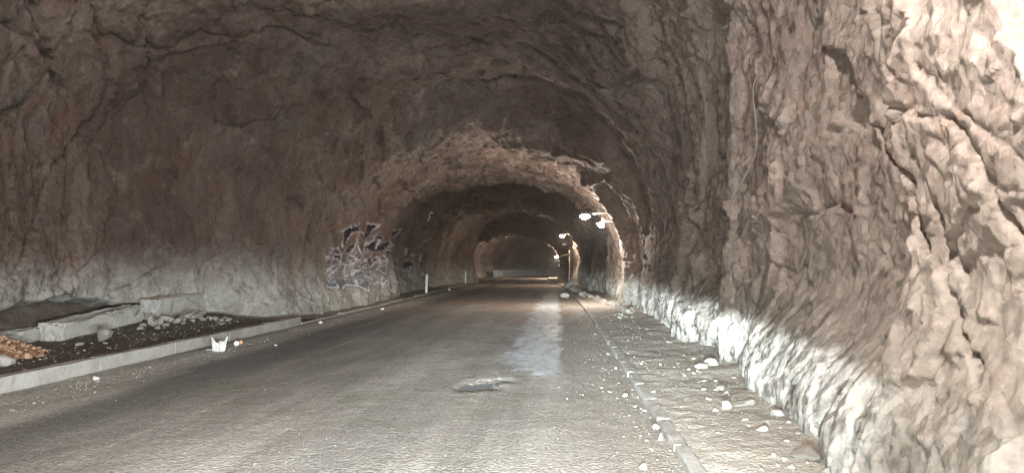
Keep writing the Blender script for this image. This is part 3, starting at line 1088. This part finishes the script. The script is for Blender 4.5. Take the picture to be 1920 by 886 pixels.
stone_px(1208, 878, 22, 13, road_z, 'round brown stone on the road near the kerb end', var=2)
stone_px(1255, 641, 14, 6, verge_z, 'bright white flat stone at the wall foot before the lamps', pale=True, var=4)
for px, py, w, h in [(1230, 800, 16, 8), (1376, 708, 8, 5), (1300, 700, 9, 5), (1292, 693, 9, 6), (1308, 695, 8, 5), (1284, 704, 10, 5), (1320, 714, 9, 6),
                     (1343, 731, 11, 6), (1320, 730, 10, 7), (1329, 748, 12, 6), (1343, 770, 14, 8), (1397, 787, 12, 6), (1404, 798, 13, 6), (1475, 827, 11, 7),
                     (1451, 853, 9, 7), (1472, 861, 14, 7), (1458, 872, 10, 7), (1484, 876, 18, 7), (1430, 882, 14, 9), (1341, 714, 12, 6), (1362, 736, 10, 5),
                     (1224, 735, 12, 7), (1300, 672, 9, 5), (1238, 684, 8, 5), (1203, 682, 7, 4), (1264, 688, 7, 4), (1480, 792, 12, 6), (1440, 790, 10, 5), (1498, 812, 16, 7)]:
    stone_px(px, py, w, h, verge_z, L_V, G_V, pale=True)
L_K = '{} stone lying on the asphalt against the verge kerb'
G_K = 'stones along the verge kerb'
for px, py, w, h in [(1141, 664, 9, 6), (1154, 691, 9, 6), (1172, 742, 14, 8), (1190, 762, 12, 7), (1208, 770, 12, 6), (1144, 735, 9, 5), (1128, 727, 9, 4), (1193, 800, 11, 5),
                     (1213, 826, 12, 7), (1196, 745, 8, 5), (1116, 627, 6, 4), (1130, 690, 7, 3), (1160, 718, 8, 4), (1222, 842, 12, 6), (1186, 730, 8, 4)]:
    stone_px(px, py, w * 0.85, h * 0.85, road_z, L_K, G_K)
# rubble along the foot of the verge wall, beyond the lamps
L_R = '{} rubble stone in the row along the wall below the lamps'
G_R = 'rubble row below the wall lamps'
for i in range(44):
    f = i / 43
    px = 1070 + 112 * f + rng.uniform(-5, 5)
    py = 541 + 46 * f ** 1.1 + rng.uniform(-3, 4)
    stone_px(px, py, rng.uniform(11, 22) * (0.7 + 0.5 * f), rng.uniform(6, 11) * (0.7 + 0.5 * f), None, L_R, G_R, pale=i % 3 != 0)
for i in range(9):
    stone_px(1165 + rng.uniform(-12, 26), 592 + rng.uniform(-8, 10), rng.uniform(6, 11), rng.uniform(3, 6), verge_z,
             '{} broken stone in the scatter under the lamps', 'scatter under the lamps', pale=True)
stone_px(1070, 537, 30, 15, None, 'grey boulder at the foot of the lamp post', var=3)
stone_px(1058, 554, 22, 8, None, 'flat rock at the kerb end before the lamp post', var=6, pale=True)


# ------------------------------------------------------------------ low concrete walls and rubble on the earth strip
def wall_piece(name, label, p0, p1, thick, z0, h, seed, rise=0.0):
    r_ = random.Random(seed)
    d = p1 - p0
    bm = bmesh.new()
    add_box(bm, (d.length / 2, 0, h / 2), (d.length, thick, h), 0, 0.02)
    bmesh.ops.subdivide_edges(bm, edges=bm.edges[:], cuts=4, use_grid_fill=True)
    for v in bm.verts:
        k = 0.022 if v.co.z < h * 0.9 else 0.045
        v.co += Vector((r_.uniform(-k, k), r_.uniform(-k, k), r_.uniform(-k, k) + rise * v.co.x / d.length))
    o_ = link(name, bm_mesh(name, bm), M_CONC)
    o_.location = (p0.x, p0.y, z0)
    o_.rotation_euler = (0, 0, math.atan2(d.y, d.x))
    return tag(o_, label, 'low wall')


wall_piece('low_concrete_wall', 'broken low concrete wall with rubble on top, by the orange heap', Vector((-9.15, 13.05, 0)), Vector((-9.15, 15.65, 0)), 0.42, -0.10, 0.53, 1, 0.19)
wall_piece('low_concrete_wall', 'low concrete wall ending beside the pile of round stones', Vector((-9.0, 16.05, 0)), Vector((-8.95, 18.1, 0)), 0.40, 0.05, 0.66, 2, 0.08)
wall_piece('low_concrete_wall', 'short buried concrete stub behind the orange heap', Vector((-9.75, 11.8, 0)), Vector((-9.6, 13.4, 0)), 0.35, -0.1, 0.42, 3)


def stone_at(px, py, depth, wpx, hpx, label, group=None, **kw):
    q = at(px, py, depth)
    s = depth / FPX
    return stone(q.x, q.y, q.z, wpx * s / 2, wpx * s / 2 * rng.uniform(0.8, 1.1), hpx * s / 2, label, group, sink=0.0, tilt=0.4, **kw)


stone_at(246, 606, 15.35, 24, 34, 'tall upright boulder filling the gap between two low concrete walls', var=1)
stone_at(195, 638, 12.6, 30, 24, 'rounded beige boulder lying before the broken low wall', var=2)
stone_at(197, 645, 12.4, 12, 6, 'small pale flat stone by the rounded beige boulder', pale=True, var=4)
stone_at(147, 650, 12.3, 18, 10, 'grey flat stone at the corner of the broken low wall', var=3)
stone_at(112, 661, 11.9, 20, 6, 'thin pale slab on the dark earth near the orange heap', pale=True, var=8)
for px, py, w in [(205, 592, 14), (217, 590, 12), (225, 588, 11), (211, 594, 12), (200, 596, 9), (228, 592, 9)]:
    stone_at(px, py - 2, 14.4, w, w * 0.62, '{} stone resting on top of the broken low wall', 'stones on the broken low wall')
for px, py, w in [(280, 571, 10), (290, 570, 12), (298, 568, 8), (312, 564, 26), (272, 572, 8)]:
    stone_at(px, py - 1, 17.4, w, w * 0.5, '{} stone resting on top of the low wall by the round stones', 'stones on the longer low wall')
L_P = '{} stone in the loose pile beside the low wall end'
G_P = 'stone pile by the low wall'
for i, (px, py, w, h) in enumerate([(283, 612, 16, 22), (292, 612, 11, 14), (300, 610, 13, 19), (312, 602, 20, 11), (322, 603, 14, 9), (330, 605, 13, 10), (337, 604, 13, 10), (346, 602, 10, 6),
                         (333, 593, 16, 8), (346, 592, 18, 9), (353, 588, 18, 10), (352, 596, 16, 9), (360, 590, 12, 8), (365, 587, 12, 8), (371, 595, 20, 8), (378, 590, 14, 6), (380, 600, 16, 6),
                         (390, 597, 12, 6), (397, 600, 14, 8), (405, 599, 10, 7), (414, 602, 14, 6), (420, 598, 16, 6), (428, 601, 12, 6), (414, 608, 12, 5), (362, 603, 10, 5), (343, 607, 10, 5),
                         (310, 612, 14, 6), (296, 616, 12, 5), (268, 612, 12, 6), (262, 618, 14, 6), (360, 598, 12, 7), (340, 597, 12, 8)]):
    stone_at(px, py, 16.9 - (py - 590) * 0.11, w * 1.15, h * 1.1, L_P, G_P, pale=i % 4 == 0)

# orange heap: a mound with clods
bm = bmesh.new()
N = 40
vv = {}
for i in range(N + 1):
    for j in range(N + 1):
        u, v = i / N * 2 - 1, j / N * 2 - 1
        r_ = math.hypot(u, v)
        k = max(0, 1 - r_) ** 0.9
        nz = float(perlin(np.array([u * 4.0]), np.array([v * 4.0]), np.array([0.5]), 9)[0]) + 0.6 * float(perlin(np.array([u * 11.0]), np.array([v * 11.0]), np.array([1.5]), 9)[0])
        vv[i, j] = bm.verts.new((u * 1.5, v * 1.5, 0.62 * k + 0.07 * nz * min(1, k * 4) - 0.12))
for i in range(N):
    for j in range(N):
        bm.faces.new((vv[i, j], vv[i + 1, j], vv[i + 1, j + 1], vv[i, j + 1])).smooth = True
heap = empty('dirt_heap', (-9.0, 10.5, 0.13))
tag(heap, 'heap of orange clay and clods spilled on the dark earth', 'dirt heap')
link('mound', bm_mesh('mound', bm), M_CLAY, heap)


def scatter_mesh(name, items, seed, sub=1):
    """one mesh of many small stones: items = (x, y, z, size)"""
    r_ = np.random.RandomState(seed)
    base = []
    for s in range(6):
        me_ = stone_mesh(500 + s, 0.5, sub)
        V = np.array([v.co[:] for v in me_.vertices])
        F = np.array([p_.vertices[:] for p_ in me_.polygons])
        base.append((V, F))
        bpy.data.meshes.remove(me_)
    Vs, Fs, n = [], [], 0
    for (x, y, z, s) in items:
        V, F = base[r_.randint(6)]
        a = r_.uniform(0, 6.28)
        M = np.array([[math.cos(a), -math.sin(a), 0], [math.sin(a), math.cos(a), 0], [0, 0, 1]])
        Vs.append((V * np.array([1, r_.uniform(0.6, 1), r_.uniform(0.45, 0.8)]) * s) @ M.T + np.array([x, y, z]))
        Fs.append(F + n)
        n += len(V)
    V = np.concatenate(Vs).astype(np.float32)
    F = np.concatenate(Fs)
    me_ = bpy.data.meshes.new(name)
    me_.vertices.add(len(V))
    me_.vertices.foreach_set('co', V.ravel())
    me_.loops.add(F.size)
    me_.loops.foreach_set('vertex_index', F.ravel().astype(np.int32))
    me_.polygons.add(len(F))
    me_.polygons.foreach_set('loop_start', (np.arange(len(F)) * 3).astype(np.int32))
    me_.update()
    me_.validate()
    return me_


r_ = np.random.RandomState(5)
it = []
for _ in range(900):
    a, q = r_.uniform(0, 6.28), r_.uniform(0, 1.12) ** 0.6
    it.append((1.5 * q * math.cos(a), 1.5 * q * math.sin(a), 0.62 * max(0, 1 - q) ** 0.9 - 0.07, r_.choice([0.015, 0.024, 0.035, 0.05, 0.08], p=[.33, .32, .22, .1, .03])))
tag(link('clods', scatter_mesh('clods', it, 3, 2), M_CLAY, heap), kind='stuff')
stone_at(8, 688, 9.3, 40, 26, 'squared pale block at the foot of the orange heap', pale=True, var=7)

# loose gravel
it = []
for _ in range(3600):
    y = 3.5 + 40 * r_.uniform(0, 1) ** 2.2
    x = KR + 0.16 + (1.6) * r_.uniform(0, 1) ** 0.8
    it.append((x, y, zat(verge_z, x, y) if y < 14 else 0.1, r_.choice([0.006, 0.010, 0.017, 0.03], p=[.5, .33, .14, .03])))
tag(link('verge_gravel', scatter_mesh('verge_gravel', it, 1), M_GRIT), 'loose gravel strewn over the verge', 'gravel', None, 'stuff')
it = []
for _ in range(1300):
    y = 4 + 30 * r_.uniform(0, 1) ** 2.0
    x = KR - 0.02 - abs(r_.normal(0, 0.38))
    it.append((x, y, 0.004, r_.choice([0.004, 0.007, 0.011, 0.018], p=[.45, .35, .16, .04])))
for _ in range(5200):
    y = 6 + 34 * r_.uniform(0, 1) ** 1.7
    x = KL + 0.01 + abs(r_.normal(0, 0.35))
    it.append((x, y, 0.015, r_.choice([0.006, 0.010, 0.016, 0.025], p=[.45, .35, .16, .04])))
for _ in range(2500):
    y = 4 + 16 * r_.uniform(0, 1) ** 1.5
    x = r_.uniform(KL, KR)
    it.append((x, y, 0.002, r_.choice([0.003, 0.005, 0.008], p=[.5, .35, .15])))
tag(link('road_grit', scatter_mesh('road_grit', it, 2), M_GRIT), 'grit and small stones along the road edges', 'gravel', None, 'stuff')
it = []
for _ in range(1600):
    y = 8 + 22 * r_.uniform(0, 1) ** 1.3
    x = KL - 0.2 - 2.6 * r_.uniform(0, 1)
    it.append((x, y, zat(soil_z, x, y), r_.choice([0.012, 0.02, 0.035], p=[.5, .35, .15])))
tag(link('soil_gravel', scatter_mesh('soil_gravel', it, 4), M_STONE), 'gravel lying on the dark earth strip', 'gravel', None, 'stuff')


# ------------------------------------------------------------------ litter
def litter_sheet(name, pts, thick, mat, loc, rz=0.0, rx=0.0, label='', cat='litter', parent=None):
    bm = bmesh.new()
    f = bm.faces.new([bm.verts.new(p_) for p_ in pts])
    bmesh.ops.triangulate(bm, faces=[f])
    bmesh.ops.subdivide_edges(bm, edges=bm.edges[:], cuts=2)
    for v in bm.verts:
        v.co.y += 0.012 * math.sin(v.co.x * 31 + v.co.z * 23)
    bmesh.ops.solidify(bm, geom=bm.faces[:], thickness=thick)
    o_ = link(name, bm_mesh(name, bm), mat, parent)
    o_.location = loc
    o_.rotation_euler = (rx, 0, rz)
    if label:
        tag(o_, label, cat)
    return o_


q = on_z(405, 657, 0.03)
bag = empty('torn_carton', (q.x, q.y, 0.02), R(-25))
bag.scale = (0.78, 0.78, 0.85)
tag(bag, 'torn white carton standing open against the raised kerb', 'carton')
litter_sheet('front_panel', [(-0.10, 0, 0), (0.11, 0, 0), (0.10, 0, 0.17), (0.03, 0, 0.19), (-0.10, 0, 0.30)], 0.006, M_PAPER, (0, 0, 0), 0, 0.12, parent=bag)
litter_sheet('back_panel', [(-0.10, 0, 0), (0.11, 0, 0), (0.19, 0, 0.31), (0.08, 0, 0.19), (-0.06, 0, 0.20)], 0.006, M_PAPER, (0.02, 0.11, 0), 0.06, -0.06, parent=bag)
litter_sheet('side_panel', [(-0.055, 0, 0), (0.055, 0, 0), (0.055, 0, 0.12), (-0.055, 0, 0.15)], 0.006, M_PAPER, (0.11, 0.055, 0), R(90), 0, parent=bag)
litter_sheet('bottom_flap', [(-0.19, 0, 0), (0.05, 0, 0), (0.02, 0, 0.09), (-0.12, 0, 0.10)], 0.006, M_PAPER, (-0.06, -0.02, 0.02), 0, R(80), parent=bag)
q = on_z(438, 646, 0.05)
o = link('paper_cup', lathe_mesh('paper_cup', [(0.0, 0.0), (0.032, 0.0), (0.045, 0.11), (0.047, 0.112), (0.041, 0.105), (0.029, 0.006), (0.0, 0.006)], 18), M_PAPER)
o.location = (q.x + 0.02, q.y, 0.07)
o.rotation_euler = (R(82), 0, R(40))
tag(o, 'crushed white paper cup lying by the raised kerb', 'cup')
q = on_z(446, 643, 0.06)
o = link('orange_peel', stone_mesh(77, 0.1, 3), M_ORANGE)
o.location = (q.x + 0.06, q.y, 0.075)
o.scale = (0.045, 0.04, 0.038)
tag(o, 'round orange piece of litter beside the paper cup', 'litter')
stone_px(420, 655, 8, 7, road_z, 'brownish pebble touching the torn carton', var=5)
for px, py, w, h, lb in [(178, 711, 17, 8, 'crumpled white wrapper on the asphalt below the raised kerb'), (600, 606, 9, 6, 'white scrap of paper just past the raised kerb end'),
                         (717, 580, 9, 5, 'white scrap on the road edge below the graffiti'), (843, 544, 7, 4, 'small white scrap on the road past the first marker post'),
                         (602, 590, 9, 5, 'white scrap at the foot of the graffiti wall'), (517, 648, 11, 4, 'flat white scrap on dusty asphalt off the raised kerb')]:
    q = on_z(px, py, 0.02)
    s = q.y / FPX
    o = link('paper_scrap', stone_mesh(900 + px, 0.9, 2), M_PAPER)
    o.location = (q.x, q.y, 0.025 + h * s * 0.25)
    o.scale = (w * s / 2, w * s / 2.4, h * s / 2)
    o.rotation_euler = (0.1, 0.15, px)
    tag(o, lb, 'litter')
# straw bundle and bent rod on the low wall
straw = empty('straw_litter', at(262, 572, 16.9))
tag(straw, 'dry straw and twigs lying along the low wall top', 'straw')
sb = at(262, 572, 16.9)
for i in range(46):
    f = rng.uniform(0, 1)
    a = at(205 + 90 * f, 579 - 21 * f + rng.uniform(-4, 4), 17.0 + rng.uniform(-0.25, 0.25)) - sb
    d = Vector((rng.uniform(0.1, 0.35), rng.uniform(-0.1, 0.5), rng.uniform(-0.02, 0.08)))
    link('twig', tube_mesh('twig', [a, a + d * 0.5 + Vector((0, 0, 0.02)), a + d], rng.uniform(0.006, 0.014), 4), M_STRAW, straw)
o = link('bent_rod', tube_mesh('bent_rod', spline([at(285, 553, 17.4), at(310, 556, 17.3), at(335, 556, 17.2), at(358, 564, 17.0), at(380, 582, 16.8)], 6), 0.014, 6), M_CABLE)
tag(o, 'thin bent rod arching from low wall to stone pile', 'rod')
o = link('bent_hoop', tube_mesh('bent_hoop', spline([at(82, 672, 10.6), at(100, 668, 10.7), at(116, 667, 10.8), at(130, 671, 10.9)], 6), 0.012, 6), M_WHITE)
tag(o, 'pale curved strip lying on the earth by the kerb', 'litter')


# ------------------------------------------------------------------ marker posts
def marker_post(q, h, label):
    root = empty('marker_post', q, R(4))
    tag(root, label, 'marker post', 'roadside marker posts')
    bm = bmesh.new()
    add_box(bm, (0, 0, h / 2 - 0.1), (0.13, 0.05, h + 0.2), 0, 0.015)
    for v in bm.verts:
        if v.co.z > h - 0.05 and v.co.x > 0:
            v.co.z -= 0.04
    pst = link('post', bm_mesh('post', bm), M_WHITE, root)
    bm = bmesh.new()
    add_box(bm, (0, -0.031, h - 0.22), (0.07, 0.012, 0.17), 0, 0.004)
    link('reflector', bm_mesh('reflector', bm), M_REFL, pst)
    bm = bmesh.new()
    add_box(bm, (0, -0.0285, h * 0.45), (0.132, 0.006, 0.02))
    link('band', bm_mesh('band', bm), M_GREY, pst)
    return root


q = on_z(799, 550, 0.04)
marker_post((q.x, q.y, 0.03), 1.02, 'white marker post with reflector just past the graffiti').rotation_euler = (0, R(2.5), 0)
q = at(873, 528, 61.0)
marker_post((q.x, q.y, 0.03), 1.05, 'dull marker post deeper in the tunnel beyond the first one')


# ------------------------------------------------------------------ lamps
def lamp(label, head, base, power, color, cool=False, cat='wall lamp', size=1.0, lit=True, group='lamps on the tunnel wall'):
    """bracket lamp: wall plate, arm, housing, lens; head and base are world points"""
    wr = P[:, :NW + NA // 2].reshape(-1, 3)
    hit = wr[np.argmin((wr[:, 1] - base.y) ** 2 + (wr[:, 2] - base.z) ** 2)]
    base = Vector((float(hit[0]) + 0.02, base.y, base.z))
    root = empty('wall_lamp', base)
    tag(root, label, cat, group)
    d = head - base
    bm = bmesh.new()
    add_box(bm, (0.03, 0, 0), (0.10, 0.22, 0.34), 0, 0.01)
    link('wall_plate', bm_mesh('wall_plate', bm), M_STEEL, root)
    link('arm', tube_mesh('arm', [Vector((0, 0, -0.02)), d * 0.45 + Vector((0, 0, 0.04)), d * 0.8 + Vector((0, 0, 0.05))], 0.035 * size, 10), M_STEEL, root)
    link('brace', tube_mesh('brace', [Vector((0, 0, -0.14)), d * 0.3 + Vector((0, 0, 0.0))], 0.014, 6), M_STEEL, root)
    hs_ = link('housing', lathe_mesh('housing', [(0.0, 0.13), (0.07, 0.125), (0.13, 0.09), (0.155, 0.045), (0.15, 0.035), (0.10, 0.035)], 24), M_GREY, root)
    hs_.location = d
    hs_.scale = (1.35 * size, 0.85 * size, size)
    ln = link('lens', lathe_mesh('lens', [(0.10, 0.055), (0.155, 0.02), (0.178, -0.03), (0.165, -0.09), (0.12, -0.14), (0.06, -0.162), (0.0, -0.168)], 24), (M_GLOW_C if cool else M_GLOW_W) if lit else M_REFL, hs_)
    if lit:
        L = mk_light('lamp_light', 'POINT', (0, 0, 0), power, color, 0.07)
        L.parent = root
        L.location = d + Vector((0, 0, -0.34 * size))
    return root


lamp('lit bracket lamp with long arm at the rock edge, above the reflector lamp', at(1097, 404, 27.3), at(1141, 399, 27.5), 400, (1.0, 0.82, 0.64), size=0.75)
# reflector lamp hung below the bracket
b0 = at(1130, 416, 27.0)
root = empty('reflector_lamp', b0)
tag(root, 'bright cool lamp with conical reflector hung under the bracket lamp', 'lamp')
sh = link('reflector', lathe_mesh('reflector', [(0.035, 0.10), (0.05, 0.06), (0.16, -0.14), (0.17, -0.15), (0.155, -0.145), (0.045, 0.055)], 20), M_STEEL, root)
sh.rotation_euler = (0.35, 0.5, 0)
bl = link('bulb', lathe_mesh('bulb', [(0.03, 0.06), (0.05, 0.0), (0.10, -0.09), (0.105, -0.15), (0.07, -0.205), (0.0, -0.22)], 18), M_GLOW_C, sh)
link('cap', lathe_mesh('cap', [(0.0, 0.17), (0.035, 0.165), (0.045, 0.10), (0.0, 0.095)], 14), M_ORANGE, root)
link('cable', tube_mesh('cable', spline([(0, 0, 0.16), (0.01, 0.0, 0.3), (0.06, 0.05, 0.42)], 5), 0.010, 5), M_BLACK, root)
link('arm', tube_mesh('arm', [(0, 0, 0.02), (0.28, 0.1, 0.03), (0.62, 0.2, -0.02)], 0.02, 6), M_STEEL, root)
L = mk_light('bulb_light', 'POINT', (0, 0, 0), 150, (0.92, 0.96, 1.0), 0.06)
L.parent = root
L.location = (-0.08, -0.22, -0.30)

lamp('lit lamp above the dark vault between bracket lamp and lamp post', at(1054, 441, 56), at(1072, 438, 56.5), 380, (1.0, 0.80, 0.60), size=0.8)
lamp('unlit lamp head just below the lit one near the lamp post', at(1058, 457, 62), at(1070, 455, 62.4), 0, WARM, lit=False, size=0.8)
lamp('small far lit lamp where the tunnel bends', at(1043, 481, 86), at(1058, 478, 86.5), 1000, (1.0, 0.82, 0.66), size=0.9)
lamp('bracket lamp on the kerb-side wall over the gravel verge', Vector((0.75, 2.6, 5.1)), Vector((2.35, 2.8, 5.2)), NEAR_LAMP_W, WARM)
lamp('unseen fill lamp added behind the camera for the upper walls', Vector((0.9, -8.0, 5.0)), Vector((2.3, -8.0, 5.1)), 2150, (1.0, 0.93, 0.89))  # added lamp out of view, brightens the upper walls as fill

# lamp post with a drooping arm
q = at(1067, 523, 55)
root = empty('lamp_post', (q.x, q.y, 0.0))
tag(root, 'grey lamp post with a broken drooping arm', 'lamp post')
hgt = (at(1070, 468, q.y)).z
link('pole', tube_mesh('pole', [(0, 0, -0.1), (0, 0, 0.6), (0.04, 0, 0.62), (0.06, 0, hgt)], [0.09, 0.085, 0.06, 0.05], 10), M_STEEL, root)
link('arm', tube_mesh('arm', spline([(0.06, 0, hgt * 0.86), (-0.3, -0.1, hgt * 0.85), (-0.75, -0.2, hgt * 0.78)], 5), [0.05] * 10 + [0.06], 8), M_STRAW, root)
bm = bmesh.new()
add_box(bm, (0.06, 0, hgt * 0.86), (0.16, 0.16, 0.2), 0, 0.02)
link('clamp', bm_mesh('clamp', bm), M_STEEL, root)

# loose cables on the rock
o = link('hanging_wire', tube_mesh('hanging_wire', spline([at(1425, 135, 9.3), at(1412, 165, 9.2), at(1416, 220, 9.0), at(1418, 280, 8.9), at(1395, 335, 9.1), at(1372, 372, 9.3), at(1368, 400, 9.4)], 8), 0.008, 5), M_CABLE)
tag(o, 'thin pale wire hanging down the rock beside the wall corner', 'wire')
o = link('hooked_wire', tube_mesh('hooked_wire', spline([at(812, 399, 29.5), at(806, 400, 29.3), at(805, 407, 29.2), at(802, 414, 29.1)], 6), 0.022, 5), M_CABLE)
tag(o, 'short pale hooked cable end sticking from rock above graffiti', 'wire')

# ------------------------------------------------------------------ far barrier
def barrier(name, t0, t1, x, w, h, label, n):
    root = empty(name, path_pt(x, t0))
    tag(root, label, 'barrier')
    inv = root.matrix_basis.inverted()
    ln_ = (t1 - t0) / n
    for i in range(n):
        t = t0 + (i + 0.5) * ln_
        a, c = path_pt(x, t), path_pt(x, t + 0.3)
        bm = bmesh.new()
        add_box(bm, (0, 0, h / 2 - 0.1), (w, ln_ * 1.12, h + 0.2 - (0.12 if i == n - 1 else 0)), 0, 0.03)
        o_ = link('barrier_block', bm_mesh('barrier_block', bm), M_WHITEWASH, root)
        o_.matrix_parent_inverse = inv
        o_.location = a
        o_.rotation_euler = (0, 0, math.atan2(-(c.x - a.x), c.y - a.y))


barrier('far_barrier', 92, 104, -6.0, 0.5, 0.9, 'whitewashed concrete barrier across the road bend', 5)
barrier('bend_kerb', 104.5, 125, -6.2, 0.35, 0.35, 'low pale kerb continuing from the barrier around the bend', 9)

# ------------------------------------------------------------------ dusty air
bm = bmesh.new()
add_box(bm, (10, 60, 4.2), (150, 230, 10.8))
mz = bpy.data.materials.new('dusty_air')
mz.use_nodes = True
nz_ = mz.node_tree
nz_.nodes.remove(nz_.nodes['Principled BSDF'])
pv = nz_.nodes.new('ShaderNodeVolumePrincipled')
pv.inputs['Color'].default_value = (0.95, 0.93, 0.91, 1)
pv.inputs['Density'].default_value = 0.0014
pv.inputs['Anisotropy'].default_value = 0.3
nz_.links.new(pv.outputs[0], nz_.nodes['Material Output'].inputs['Volume'])
tag(link('haze', bm_mesh('haze', bm), mz), 'thin dusty air filling the tunnel', 'haze', None, 'stuff')
